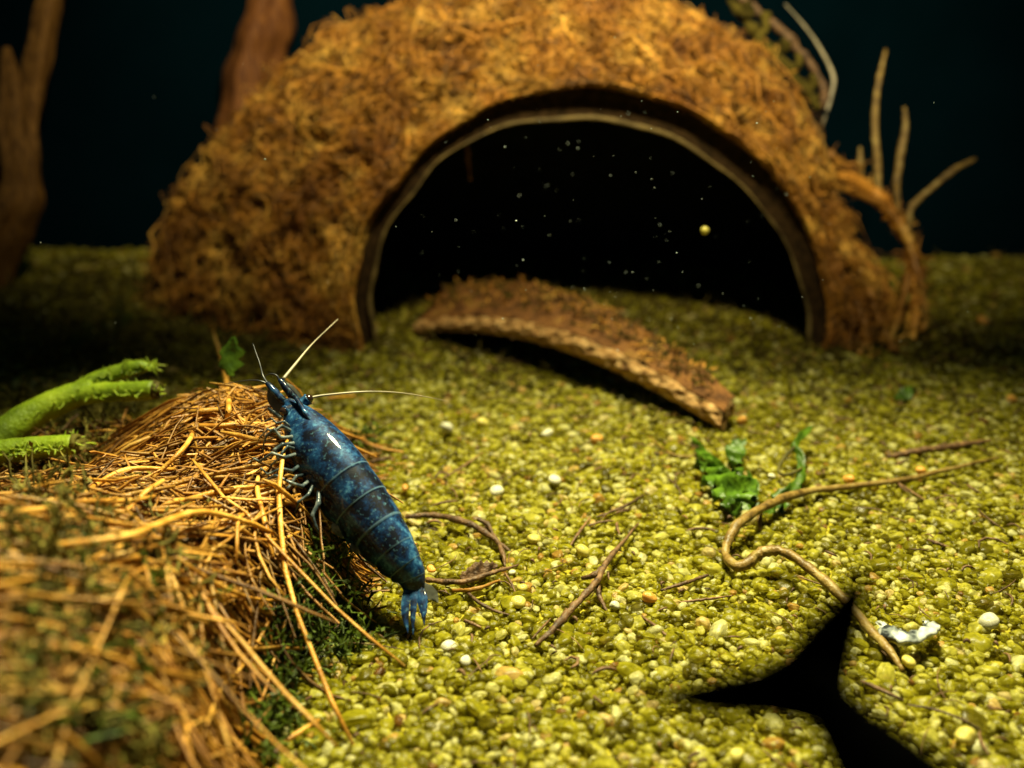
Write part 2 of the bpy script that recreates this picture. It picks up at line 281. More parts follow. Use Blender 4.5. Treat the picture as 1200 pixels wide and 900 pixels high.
# ------------------------------------------------------------------ coconut hut
AX, BY, CZ = 6.15, 3.3, 5.15; SC = np.array([.42, 16.25, -.12])
def shell_point(t, ph, k=1.0):
    """t 0..1 over the arch from the left foot to the right one, ph angle from the door's axis to the back"""
    a = t*math.pi; s = np.sin(ph)
    x = -AX*k*s*np.cos(a); z = CZ*k*s*np.sin(a); y = -BY*k*np.cos(ph)
    x = x+1.0*np.clip(np.cos(ph), 0, 1)                                 # the door sits off the middle
    x = np.where(x > 0, x*(1-(.07+.13*np.exp(-((math.pi-a-.42)/.28)**2)*.8)*sst(.5, 1, s)-.13*np.sin(a)*s), x*(1.07-.17*np.sin(a)*s))
    return np.stack([SC[0]+x, SC[1]+y, SC[2]+z], -1)
def ph0(t):                                                            # the door's edge
    return np.radians(31.3+15.2*np.sin(t*math.pi)**1.2+.15*np.sin(t*17+1)+.2*np.sin(t*61+2)-.5*np.exp(-((t-.27)/.03)**2))
def shell_uv(t, u, k=1.0): return shell_point(t, ph0(t)+(math.pi*.985-ph0(t))*u, k)
hut = thing('coconut_hut', (SC[0], SC[1], 0), 'large brown fibrous coconut shell hut with a dark arched doorway', 'coconut hut')
nt_, nu_ = 130, 110
T, U = np.meshgrid(np.linspace(0, 1, nt_), np.linspace(0, 1, nu_), indexing='ij')
V = shell_uv(T, U**1.3).reshape(-1, 3); cen = np.array([SC[0], SC[1], 0]); nr = nrm((V-cen)/np.array([AX, BY, CZ])**2)
bumpv = .15*lumps(V)-.07+rng.uniform(-.03, .03, len(V))
edge = sst(0, .05, U.ravel())
V = V+nr*(bumpv*edge)[:, None]
mk('husk', V, grid(nt_, nu_), MT['husk'], hut)
# hard inner shell, its rim and the cut face of the husk between the two
tt = np.linspace(0, 1, 140)
def door(t, inset, back):
    p = shell_point(t, ph0(t)); c = np.array([SC[0]+1.0, 0, 0]); d = p.copy(); d[:, 0] -= c[0]; d[:, 1] = 0; r = nrm(d)
    q = p-r*inset[:, None]; q[:, 1] += back; return q
ins = .15+.20*np.sin(tt*math.pi)+.12*tt*np.sin(tt*math.pi)-.12*np.exp(-((tt-.30)/.12)**2)+.012*np.sin(tt*29)
o1 = door(tt, 0*ins-.02, .03); o2 = door(tt, ins*.5, .22); o3 = door(tt, ins, .10)
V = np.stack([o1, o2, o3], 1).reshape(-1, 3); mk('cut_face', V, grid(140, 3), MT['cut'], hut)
rr = .026+.010*np.sin(tt*13+1)+.008*rng.uniform(-1, 1, 140)
V, F = tubes(o3[None], rr[None], 7, True); mk('shell_rim', V, F, MT['rim'], hut)
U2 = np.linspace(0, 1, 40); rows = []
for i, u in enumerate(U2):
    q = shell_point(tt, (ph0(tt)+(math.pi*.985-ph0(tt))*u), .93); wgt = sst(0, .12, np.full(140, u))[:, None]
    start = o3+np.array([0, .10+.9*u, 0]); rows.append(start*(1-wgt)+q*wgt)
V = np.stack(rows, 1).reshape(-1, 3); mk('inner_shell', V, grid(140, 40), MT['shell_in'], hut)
# matted coir on the husk
def coir(n, lens, radii, lift, tr, ur, flow, curl):
    K = 7; n = int(n*1.6); t = rng.uniform(*tr, n); u = rng.uniform(0, 1, n)**1.25*(ur[1]-ur[0])+ur[0]; p = shell_uv(t, u); lump = lumps(p)
    ok = lump+rng.normal(0, .18, n) > -.02; t, u, lump = t[ok], u[ok], lump[ok]; n = len(t)
    ang = rng.uniform(0, math.pi*2, n)
    fl = rng.random(n) < flow*sst(.25, .75, t); ang = np.where(fl, rng.choice([0, math.pi], n)+rng.normal(0, .35, n), ang)
    ln = rng.uniform(*lens, n)/(K-1); pts = []; cu = rng.normal(0, curl, n); hj = rng.uniform(.3, 1.5, n)
    for k in range(K):
        p = shell_uv(np.clip(t, 0.002, .998), np.clip(u, 0.0, 1)); c = nrm((p-cen)/np.array([AX, BY, CZ])**2)
        l = lift[0]*(-.6 if k in (0, K-1) else 1)+lift[1]*math.sin(math.pi*k/(K-1)); h = hj*l
        q = lumps(p); pts.append(p+c*(h+.17*q*sst(0, .06, u))[:, None]); e = 1e-3
        dt = np.linalg.norm(shell_uv(np.clip(t+e, 0, 1), u)-shell_uv(np.clip(t, 0, 1), u), axis=1)/e; dt = np.maximum(dt, 2.5); du = np.linalg.norm(shell_uv(np.clip(t, 0, 1), u+e)-shell_uv(np.clip(t, 0, 1), u), axis=1)/e+2
        t = np.clip(t+np.cos(ang)*ln/dt, 0, 1); u = np.clip(u+np.sin(ang)*ln/du, 0, .99); ang = ang+cu+rng.normal(0, curl, n)
    Pp = np.stack(pts, 1); Pp[:, :, 2] = np.maximum(Pp[:, :, 2], .02)
    R = rng.uniform(*radii, n)[:, None]*np.array([.5, .9, 1, 1, 1, .85, .35])[None]
    return Pp, R, np.repeat(rng.random(n), K*3)
Vs, Fs, Ts = [], [], []; off = 0
for args in ((33000, (.25, .75), (.006, .0155), (.03, .06), (0, 1), (0, .75), .6, .75), (380, (.8, 2.0), (.010, .018), (.12, .08), (0, 1), (0, .7), .8, .20), (2200, (.2, .45), (.005, .009), (.08, .16), (0, 1), (0, .7), .1, .6)):
    Pp, R, ti = coir(*args); v, f = tubes(Pp, R, 3); Vs.append(v); Fs.append(f+off); Ts.append(ti); off += len(v)
mk('coir_fibres', np.vstack(Vs), np.vstack(Fs), MT['coir'], hut, tint=np.concatenate(Ts), kind='stuff')
# loose cords that hang away from the right foot
CP = []
def cord(px_, rad, n=34, sides=8):
    p_ = [at(*q) for q in px_]; CP.append(curve(p_, 40)); return rod('loose_cord', p_, [.95*a for a in rad], MT['coir'], hut, n, sides, .34)
for path, rad in [([(955, 190, 15.0), (1018, 222, 15.25), (1045, 248, 15.3), (1066, 290, 15.2), (1074, 335, 15.1), (1066, 395, 14.9)], [.10, .12, .11, .09, .10, .07]),
                  ([(965, 212, 14.9), (1032, 240, 15.2), (1060, 272, 15.15), (1072, 310, 15.0), (1082, 350, 14.9), (1084, 388, 14.8)], [.06, .08, .08, .07, .06, .05]),
                  ([(970, 178, 15.3), (1036, 235, 15.45), (1060, 262, 15.4), (1068, 300, 15.2), (1060, 345, 14.9), (1040, 410, 14.4)], [.06, .07, .07, .06, .06, .05]),
                  ([(1062, 300, 15.2), (1070, 330, 15.0), (1074, 360, 14.8), (1070, 400, 14.5)], [.05, .08, .07, .05]),
                  ([(1000, 300, 14.6), (1020, 345, 14.4), (1030, 375, 14.2), (1050, 412, 14.0)], [.04, .06, .07, .05]),
                  ([(985, 330, 14.4), (1008, 365, 14.2), (1015, 395, 14.0), (1005, 418, 13.9)], [.04, .06, .05, .04])]:
    cord(path, rad)
cord([(547, 172, 14.3), (549, 190, 14.35), (551, 212, 14.4)], [.03, .025, .015], 12, 6)
COIRFUZZ = np.vstack(CP[:-1])
# upright rootlets beside the right foot
def root(px_, rad, label, rough=.12, mat='root', n=24, cat='root', name='rootlet'):
    o = rod(name, [at(*q) for q in px_], rad, MT[mat], None, n, 7, rough); return tag(o, label, cat)
root([(1031, 245, 15.7), (1028, 190, 15.7), (1025, 140, 15.7), (1030, 95, 15.7), (1038, 58, 15.7)], [.05, .06, .05, .045, .025], 'tallest thin upright rootlet rising behind the right foot of the coconut hut')
root([(1053, 250, 15.2), (1051, 215, 15.2), (1056, 178, 15.2), (1061, 150, 15.2), (1060, 126, 15.2)], [.045, .06, .06, .05, .025], 'short wavy upright rootlet left of the bent one beside the coconut hut')
root([(1066, 290, 15.1), (1065, 258, 15.1), (1070, 240, 15.1), (1095, 218, 15.1), (1120, 198, 15.1), (1143, 186, 15.1)], [.045, .05, .055, .05, .05, .03], 'bent rootlet leaning out to the right beside the coconut hut')
root([(1009, 205, 15.4), (1008, 190, 15.4), (1008, 172, 15.4)], [.05, .05, .02], 'stubby rootlet tip poking up from the right slope of the coconut hut')
root([(962, 150, 15.6), (974, 112, 15.6), (976, 88, 15.6), (958, 52, 15.6), (938, 25, 15.6), (920, 5, 15.6)], [.02, .03, .03, .022, .016, .01], 'hair-thin pale root curving above the right slope of the coconut hut', .05, 'antenna')
# lacy loop of old root on the hut's shoulder
lac = thing('root_lace', at(915, 70, 15.4), 'lacy yellow brown root strip with holes resting on the right shoulder of the hut', 'root')
for path, rad in [([(858, -8, 15.5), (880, 6, 15.5), (900, 22, 15.5), (925, 46, 15.45), (945, 68, 15.4), (962, 95, 15.35), (966, 115, 15.3), (960, 128, 15.2)], [.05, .07, .05, .08, .055, .045, .075, .06]),
                  ([(855, 0, 15.3), (872, 22, 15.3), (890, 46, 15.25), (912, 68, 15.2), (932, 90, 15.15), (948, 110, 15.1), (960, 128, 15.1)], [.06, .08, .08, .09, .08, .08, .06])]:
    rod('edge_strand', [at(*q) for q in path], rad, MT['dark_fibre' if rad[0] > .055 else 'twig'], lac, 34, 7, .4)
for a, b in [((900, 22), (888, 44)), ((925, 46), (908, 64)), ((940, 66), (925, 80)), ((957, 92), (942, 104)), ((880, 8), (872, 22))]:
    rod('rung', [at(a[0]-4, a[1]-3, 15.45), at((a[0]+b[0])/2+4, (a[1]+b[1])/2+3, 15.35), at(b[0]-3, b[1]-2, 15.2)], [.10, .05, .11], MT['dark_fibre'], lac, 10, 6, .35)

# ------------------------------------------------------------------ driftwood far left and behind the hut
def log(name, px_, rad, label, seed):
    P = curve([at(*q) for q in px_], 60); R = lerp1(rad, 60); S = 22; th = np.arange(S)*2*math.pi/S
    V = []
    for k in range(60):
        tw = k*.05; prof = 1+.22*np.sin(3*th+tw+seed)+.12*np.sin(7*th-tw*2+seed*2)+.05*np.sin(13*th+seed)+.06*math.sin(k*.6+seed)
        V.append(P[k]+R[k]*prof[:, None]*(np.cos(th)[:, None]*RGT+np.sin(th)[:, None]*np.array([0, 1, .0])))
    F = grid(60, S, True).tolist()+[list(range(S))[::-1], [59*S+i for i in range(S)]]
    return tag(mk(name, np.vstack(V), F, MT['redwood' if 'stump' in name else 'wood']), label, 'driftwood')
log('driftwood_branch', [(-34, 350, 17.6), (-5, 290, 17.4), (18, 245, 17.2), (28, 200, 17.1), (14, 150, 17.0), (14, 100, 17.0), (8, 55, 17.0)], [.46, .42, .40, .27, .22, .19, .06], 'twisted brown driftwood branch rising from the gravel at the far left', 1)
log('driftwood_stick', [(35, 225, 17.9), (34, 140, 17.8), (46, 70, 17.8), (60, -10, 17.8), (75, -60, 17.8)], [.22, .20, .22, .20, .18], 'slender blurred driftwood stick leaning behind the twisted branch at far left', 3)
log('driftwood_stump', [(280, 300, 18.9), (288, 180, 18.8), (293, 95, 18.8), (306, 40, 18.7), (318, -20, 18.7), (325, -70, 18.7)], [.62, .58, .52, .46, .36, .30], 'reddish brown driftwood stump standing behind the left shoulder of the coconut hut', 5)

# ------------------------------------------------------------------ curved husk fragment in front of the doorway
frag = thing('husk_fragment', on(660, 450, 0), 'arched tan husk fragment lying on the gravel in front of the dark doorway', 'husk piece')
nsf, nwf = 90, 22
A = on(488, 398, 0); Bq = on(846, 512, 0); back = nrm(np.array([.50, .86, 0]))
def frag_pt(s, w_, z):
    c = A+(Bq-A)*s; c = c+back*(w_*1.25*(1-.72*s**1.4)); c = c+back*.18*np.sin(math.pi*s)
    c[2] = .08+.39*math.sin(math.pi*s)**.8*(1-.25*s)+z+(.30*math.sin(math.pi*.62*w_))*(1-.72*s); return c
V = []; thk = .25
for i in range(nsf):
    s = i/(nsf-1); th_ = thk*(.75+.25*math.sin(math.pi*s)+.15*s)
    for j in range(nwf):
        w_ = j/(nwf-1); V.append(frag_pt(s, w_, th_+.03*wob(s*20, w_*7, 1, 1)+.02*rng.uniform(-1, 1)))
topm = np.array(V); mk('mossy_top', topm, grid(nsf, nwf), MT['barktop'], frag)
V = []; nf = 9
for i in range(nsf):
    s = i/(nsf-1); th_ = thk*(.75+.25*math.sin(math.pi*s)+.15*s)
    for j in range(nf):
        q = j/(nf-1); p = frag_pt(s, 0, th_*(1-q)+.02*wob(s*26, 2, 1, 4)*(1-q)); p = p-back*(.03+.05*math.sin(math.pi*q)+.035*wob(s*40, q*6, 1, 2)+.012*rng.uniform(-1, 1)); V.append(p)
mk('grainy_edge', V, grid(nsf, nf)[:, ::-1], MT['bark'], frag)
V = [frag_pt(i/(nsf-1), j/(nwf-1), 0) for i in range(nsf) for j in range(nwf)]; mk('underside', V, grid(nsf, nwf)[:, ::-1], MT['cut'], frag)
V = []
for j in range(nwf):
    w_ = j/(nwf-1)
    for q in range(5): p = frag_pt(1, w_, thk*.9*(1-q/4)); p = p+nrm(Bq-A)*(.02*math.sin(q*2+w_*9)+.015*rng.uniform(-1, 1)); V.append(p)
mk('cut_end', V, grid(nwf, 5), MT['bark'], frag)
V = []
for j in range(nwf):
    w_ = j/(nwf-1)
    for q in range(5): V.append(frag_pt(0, w_, thk*.75*(1-q/4))-nrm(Bq-A)*.04*math.sin(q))
mk('hidden_end', V, grid(nwf, 5)[:, ::-1], MT['barktop'], frag)
def fuzz(base, n, ln, rad, mat, parent, lay=.5, name='fuzz', nrmv=(0, 0, 1), kind='stuff'):
    idx = rng.integers(0, len(base), n); p = base[idx]+rng.normal(0, .05, (n, 3))*np.array([1, 1, .15]); K = 5
    d = rng.normal(size=(n, 3)); d[:, 2] = np.abs(d[:, 2])*(1-lay); d = nrm(d); l = rng.uniform(*ln, n)/(K-1); pts = [p]
    for k in range(K-1): d = nrm(d+rng.normal(0, .35, (n, 3))); pts.append(pts[-1]+d*l[:, None])
    R = rng.uniform(*rad, n)[:, None]*np.array([.8, 1, 1, .8, .3])[None]; v, f = tubes(np.stack(pts, 1), R, 3)
    o = mk(name, v, f, mat, parent, tint=np.repeat(rng.random(n), K*3)); o['kind'] = kind if kind else 'thing'
    if not kind: del o['kind']
    return o
tb = topm.reshape(nsf, nwf, 3)[:84, 5:].reshape(-1, 3)
fuzz(tb, 700, (.05, .18), (.006, .014), MT['dark_fibre'], frag, .6, 'algae_fuzz')
fuzz(COIRFUZZ, 420, (.12, .35), (.008, .018), MT['coir'], hut, .3, 'cord_fuzz')
fuzz(tb, 450, (.06, .2), (.008, .016), MT['coir'], frag, .8, 'fibre_fuzz')
rod('curl', [on(762, 476, .25), on(770, 482, .12), on(770, 490, .1), on(762, 493, .12)], [.02, .03, .03, .02], MT['algae'], frag, 14, 6, .1)

# ------------------------------------------------------------------ fibre mound
mound = thing('fibre_mound', (-2.9, 7.0, 0), 'mound of golden straw-like coconut fibres under the blue shrimp', 'fibre mound')
mx_ = np.linspace(-7.5, -.8, 110); my_ = np.linspace(2.2, 10.8, 130); X, Y = np.meshgrid(mx_, my_)
Z = H(X, Y)-.06-.05*np.abs(wob(X, Y, 5, 1))-.12*(H(X, Y) < .06)
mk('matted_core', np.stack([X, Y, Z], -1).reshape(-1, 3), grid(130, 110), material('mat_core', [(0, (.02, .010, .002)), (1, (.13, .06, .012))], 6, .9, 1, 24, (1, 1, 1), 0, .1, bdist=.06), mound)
def flow_dir(x, y, n, spread):
    st = sst(-3.6, -1.5, x)*sst(8.0, 6.0, y); base = np.radians(200+45*st)-np.radians(18)*sst(6.5, 8.5, y)
    a = base+rng.normal(0, spread, n); r = rng.random(n) < .16; return np.where(r, rng.uniform(0, 6.28, n), a)
def mound_fibres(n, xr, yr, ln, rad, lift, spread, K=8, curl=.10):
    x = rng.uniform(*xr, n*4); y = rng.uniform(*yr, n*4); k = (H(x, y) > .22) & (np.abs(x) < 1.4+.62*y); x, y = x[k][:n], y[k][:n]; n = len(x)
    a = flow_dir(x, y, n, spread); l = rng.uniform(*ln, n)/(K-1); cu = rng.normal(0, curl, n); q = rng.uniform(*lift, n); tilt = rng.normal(0, .10, n); pts = []; z = None
    x = x-np.cos(a)*l*(K-1)*.5; y = y-np.sin(a)*l*(K-1)*.5
    for i in range(K):
        h = H(x, y)+q+tilt*(i-(K-1)/2)*.25; z = h if z is None else np.maximum(h, z-.6*l)
        pts.append(np.stack([x, y, np.maximum(z, G(x, y)+.05)], -1)); x = x+np.cos(a)*l; y = y+np.sin(a)*l; a = a+cu+rng.normal(0, curl*.7, n)
    P = np.stack(pts, 1); P[:, 0, 2] = P[:, 1, 2]+(P[:, 1, 2]-P[:, 2, 2])*.5
    prof = np.array([.7]+[1.0]*(K-2)+[.55]); R = rng.uniform(*rad, n)[:, None]*prof[None]*rng.uniform(.85, 1.15, (n, K))
    return P, R
Vs, Fs, Ts = [], [], []; off = 0
for args in ((5200, (-7, -1.1), (2.6, 10.2), (.4, 1.3), (.008, .017), (-.06, .07), .45), (2200, (-5.5, -1.1), (6.4, 9.6), (.3, .9), (.008, .016), (-.05, .10), .8)):
    P, R = mound_fibres(*args); v, f = tubes(P, R, 3); Vs.append(v); Fs.append(f+off); off += len(v); Ts.append(np.repeat(rng.random(len(P)), P.shape[1]*3))
mk('fine_fibres', np.vstack(Vs), np.vstack(Fs), MT['straw_shaded'], mound, tint=np.concatenate(Ts), kind='stuff')
P, R = mound_fibres(225, (-4.6, -1.35), (3.4, 9.4), (.7, 1.9), (.010, .022), (.05, .15), .45, 9, .10)
P2, R2 = mound_fibres(60, (-4.2, -1.6), (3.0, 6.2), (1.2, 2.6), (.010, .019), (.08, .22), .25, 9, .06)
for p, r in list(zip(P, R))+list(zip(P2, R2)):
    v, f = tubes(p[None], r[None], 6, True, .7); mk('strand', v, f, MT['straw'], mound)
def strand(px_, rad): return rod('strand', [hit(a, b, HG, l) for a, b, l in px_], rad, MT['straw'], mound, 16, 6, .08)
strand([(250, 388, .55), (262, 430, .35), (268, 470, .14), (265, 495, .1)], [.012, .03, .03, .02])
strand([(183, 501, .12), (240, 500, .12), (305, 497, .12)], [.03, .032, .025])
strand([(205, 485, .12), (230, 483, .14), (255, 480, .12)], [.03, .03, .025])
strand([(305, 590, .12), (340, 588, .13), (368, 582, .14)], [.022, .024, .02])
strand([(60, 640, .2), (150, 628, .3), (230, 600, .3), (290, 612, .2), (320, 625, .15)], [.018, .022, .022, .02, .016])
strand([(70, 605, .15), (110, 570, .15), (150, 550, .15), (205, 550, .12)], [.018, .02, .02, .015])
strand([(230, 465, .1), (225, 510, .12), (180, 560, .12)], [.02, .022, .018])
# green moss on the mound
def moss(name, pts, n, ln, label, mat='moss', parent=None, rad=(.006, .014)):
    base = np.array(pts); idx = rng.integers(0, len(base), n); p = base[idx]+rng.normal(0, .09, (n, 3))*np.array([1, 1, .5]); K = 5
    d = nrm(rng.normal(size=(n, 3))+np.array([0, 0, .6])); l = rng.uniform(*ln, n)/(K-1); path = [p]
    for k in range(K-1): d = nrm(d+rng.normal(0, .3, (n, 3))); path.append(path[-1]+d*l[:, None])
    Pp = np.stack(path, 1); R = rng.uniform(*rad, n)[:, None]*np.array([.8, 1, 1, .9, .3])[None]; v, f = tubes(Pp, R, 3); ti = np.repeat(rng.random(n), K*3)
    m_ = n*6; i0 = rng.integers(0, n, m_); k0 = rng.integers(1, K, m_); c = Pp[i0, k0]; dd = nrm(rng.normal(size=(m_, 3))); e2 = nrm(np.cross(dd, rng.normal(size=(m_, 3)))); L_ = rng.uniform(.03, .075, m_)[:, None]
    lv = np.stack([c, c+dd*L_*.5+e2*L_*.22, c+dd*L_, c+dd*L_*.5-e2*L_*.22], 1).reshape(-1, 3); lf = np.arange(m_*4).reshape(-1, 4)+len(v)
    o = mk(name, np.vstack([v, lv]), np.vstack([f, lf]), MT[mat], parent, tint=np.concatenate([ti, np.repeat(rng.random(m_), 4)]))
    if label: tag(o, label, 'moss')
    else: o['kind'] = 'stuff'
    return o
def spread_pts(px_, h=HG, l=0.03, jit=14, n=8):
    out = []
    for a, b in px_:
        for k in range(n): out.append(hit(a+random.gauss(0, jit), b+random.gauss(0, jit*.8), h, l))
    return out
moss('moss_tuft', spread_pts([(372, 672), (385, 700), (360, 720), (395, 735), (410, 752), (375, 650), (340, 700)], n=10), 420, (.12, .34), 'dark green moss tuft hanging off the mound below the shrimp')
moss('moss_tuft', spread_pts([(90, 405), (110, 398), (128, 390), (140, 384)], jit=6), 130, (.12, .35), 'small dark green moss sprig on the gravel behind the green stems')
moss('moss_tuft', spread_pts([(583, 0), (428, 512), (418, 516), (436, 516)][1:], jit=5), 60, (.06, .16), 'tiny dark green moss bit on the gravel right of the shrimp')
moss('green_moss', spread_pts([(95, 690), (60, 730), (130, 700), (40, 790), (90, 780), (160, 690), (30, 850), (110, 850)], jit=22), 140, (.12, .26), None, 'moss', mound)
moss('brown_moss', spread_pts([(40, 760), (90, 830), (150, 870), (30, 880), (200, 760), (120, 740), (60, 660), (20, 700), (10, 830), (180, 640)], jit=26), 420, (.12, .36), None, 'algae', mound)
moss('olive_moss', spread_pts([(30, 560), (60, 590), (30, 620), (120, 510), (160, 500), (20, 470), (60, 500), (110, 480), (150, 480), (40, 690), (20, 520), (20, 650), (90, 620), (130, 470), (90, 490), (60, 545), (100, 545)], jit=16), 1100, (.12, .40), None, 'algae', mound)
moss('dark_moss', spread_pts([(310, 800), (320, 830), (340, 770), (300, 860), (330, 750)], jit=14), 260, (.1, .28), None, 'moss', mound)
# mossy litter on the bed behind the mound
pts = []
for k in range(500): pts.append(hit(rng.uniform(-20, 330), rng.uniform(330, 440), HG, .02))
lit = fuzz(np.array(pts), 2600, (.12, .5), (.008, .018), MT['algae'], None, .7, 'bed_litter'); tag(lit, 'olive plant litter matted over the gravel behind the mound', 'litter', kind='stuff')

# brown fibres standing in for shade, added over the gravel round the hut and the husk fragment
mxy = np.stack([rng.uniform(-9, 10, 9000), rng.uniform(11.0, 19.3, 9000)], -1); dens = sst(11.0, 13.6, mxy[:, 1]+.5*vnoise(np.c_[mxy, mxy[:, 0]*0], .9))*(.55+.45*vnoise(np.c_[mxy, mxy[:, 0]*0+5], .7))*np.where(mxy[:, 0] > 6.8, .35, 1)
mxy = mxy[rng.random(9000) < dens*1.5]
lit = fuzz(np.c_[mxy, G(mxy[:, 0], mxy[:, 1])+.05], 11000, (.10, .34), (.008, .020), MT['dark_fibre'], None, .8, 'dark_fibre'); tag(lit, 'dark brown fibres standing in for shade over the gravel around the coconut hut', 'dark_fibre', kind='stuff')
# ------------------------------------------------------------------ bright green stems and small leaves at the left
gs = thing('forked_plant', at(70, 480, 10.3), 'bright green forked stem with a pale cut end, half buried left of the shrimp', 'plant')
def gtube(name, px_, rad, parent, n=30): return rod(name, [at(*q) for q in px_], [.8*a for a in rad], MT['green'], parent, n, 14, .02)
gtube('main_stem', [(-40, 545, 9.5), (10, 505, 9.7), (45, 482, 9.85), (80, 466, 9.95), (110, 455, 10)], [.20, .20, .18, .17, .13], gs)
gtube('upper_fork', [(85, 462, 10.05), (110, 448, 10.15), (140, 436, 10.2), (165, 430, 10.2), (180, 432, 10.2)], [.12, .12, .105, .09, .02], gs)
gtube('lower_fork', [(90, 464, 9.95), (120, 460, 9.95), (150, 459, 9.9), (181, 457, 9.85)], [.13, .13, .125, .12], gs)
GP = np.vstack([curve([at(*q) for q in p_], 30) for p_ in ([(-40, 545, 9.5), (10, 505, 9.7), (45, 482, 9.85), (80, 466, 9.95)], [(85, 462, 10.05), (140, 436, 10.2), (178, 432, 10.2)], [(90, 464, 9.95), (150, 459, 9.9), (181, 457, 9.85)])])
fuzz(GP, 900, (.05, .14), (.007, .013), MT['green'], gs, .2, 'algae_fuzz')
rod('cut_end', [at(180.5, 457, 9.85), at(184, 456.8, 9.84), at(187, 456.5, 9.84)], [.098, .09, .03], MT['algae'], gs, 8, 14, .1)
g2 = thing('cut_plant', at(40, 530, 9.2), 'short bright green cut stem lying below the forked green stem', 'plant')
fuzz(curve([at(-30, 532, 9.0), at(87, 521, 9.1)], 30), 450, (.05, .14), (.007, .013), MT['green'], g2, .2, 'algae_fuzz')
gtube('stem', [(-30, 532, 9.0), (10, 528, 9.05), (50, 524, 9.1), (87, 521, 9.1)], [.13, .14, .13, .12], g2)
rod('cut_end', [at(86.5, 521, 9.1), at(91, 520, 9.1), at(94, 520, 9.1)], [.098, .09, .03], MT['algae'], g2, 8, 14, .1)
def leaf_obj(name, px_, wid, label, parent=None, mat='leaf', thick=.018, cat='leaf', wave=.05, n=22):
    P = curve([np.array(q) for q in px_], n); wv = lerp1(wid, n); T = nrm(np.gradient(P, axis=0)); tocam = nrm(CAM-P); S = nrm(np.cross(T, tocam)); Nn = np.cross(S, T); V = []
    m_ = 7
    for sgn in (1, -1):
        for i in range(n):
            for j in range(m_):
                q = j/(m_-1)*2-1; V.append(P[i]+S[i]*q*wv[i]*(1+.22*math.sin(i*1.9+q*3)+.18*math.sin(i*4.1+q))+Nn[i]*(wave*math.sin(i*.9+q*2)-.25*wv[i]*(1-abs(q))+sgn*thick*(1-abs(q)**3)))
    Fq = grid(n, m_); F = np.vstack([Fq, Fq[:, ::-1]+n*m_]).tolist()
    o = mk(name, V, F, MT[mat], parent)
    return tag(o, label, cat) if parent is None else o
leaf_obj('small_leaf', [at(269, 440, 9.8), at(270, 425, 9.8), at(272, 410, 9.8), at(274, 394, 9.8)], [.04, .11, .10, .01], 'tiny upright green leaf behind the crest of the fibre mound', wave=.004, n=10)
# ------------------------------------------------------------------ green sprigs right of the husk fragment
sp1 = thing('green_sprig', on(855, 580), 'leafy bright green sprig on the gravel just below the end of the husk fragment', 'water plant')
leaf_obj('leaf', [on(826, 536, .15), on(845, 556, .2), on(866, 578, .2), on(875, 600, .08)], [.03, .10, .14, .05], None, sp1, wave=.06)
leaf_obj('leaf', [on(812, 514, .1), on(822, 530, .15), on(836, 548, .18), on(850, 565, .15)], [.02, .06, .09, .05], None, sp1, wave=.05)
leaf_obj('leaf', [on(862, 545, .12), on(862, 528, .2), on(870, 516, .22)], [.05, .11, .03], None, sp1, wave=.04)
leaf_obj('leaf', [on(850, 590, .1), on(868, 600, .12), on(884, 590, .1)], [.05, .10, .03], None, sp1, wave=.04)
for lx, ly, dx, dy in [(836, 560, -14, 8), (846, 572, -10, 14), (872, 582, 14, -12), (858, 556, 12, -6), (826, 545, -12, 2), (870, 560, 8, 10), (852, 582, 2, 16)]:
    leaf_obj('leaf', [on(lx, ly, .14), on(lx+dx*.5, ly+dy*.5, .22), on(lx+dx, ly+dy, .12)], [.03, .065, .012], None, sp1, wave=.03, n=12)
leaf_obj('leaf', [on(872, 598, .05), on(882, 572, .12), on(876, 555, .1)], [.05, .07, .02], None, sp1, wave=.03)
sp2 = thing('green_sprig', on(925, 560), 'thin curling green sprig with a pale looped stalk behind the tan root', 'water plant')
leaf_obj('leaf', [on(905, 582, .08), on(925, 574, .12), on(938, 560, .15), on(938, 535, .25), on(932, 520, .3), on(950, 500, .3)], [.03, .05, .045, .04, .04, .03], None, sp2, wave=.02)
rod('looped_stalk', [on(932, 523, .3), on(920, 535, .25), on(912, 550, .18), on(918, 556, .18), on(930, 554, .2), on(940, 548, .22)], [.015, .02, .02, .02, .018, .01], MT['algae'], sp2, 22, 6)
leaf_obj('leaf', [on(890, 605, .05), on(908, 598, .08), on(922, 590, .06)], [.04, .07, .03], None, sp2, wave=.02)
for (a, b, lab) in [((1060, 462), 11, 'dim green leaf scrap on the dark gravel under the right foot of the hut'), ((1180, 600), 10, 'green leaf scrap at the right edge of the gravel')][:1]:
    leaf_obj('leaf_scrap', [on(a[0]-10, a[1]+6, .06), on(a[0], a[1], .1), on(a[0]+12, a[1]-8, .06)], [.03, .08, .02], lab)

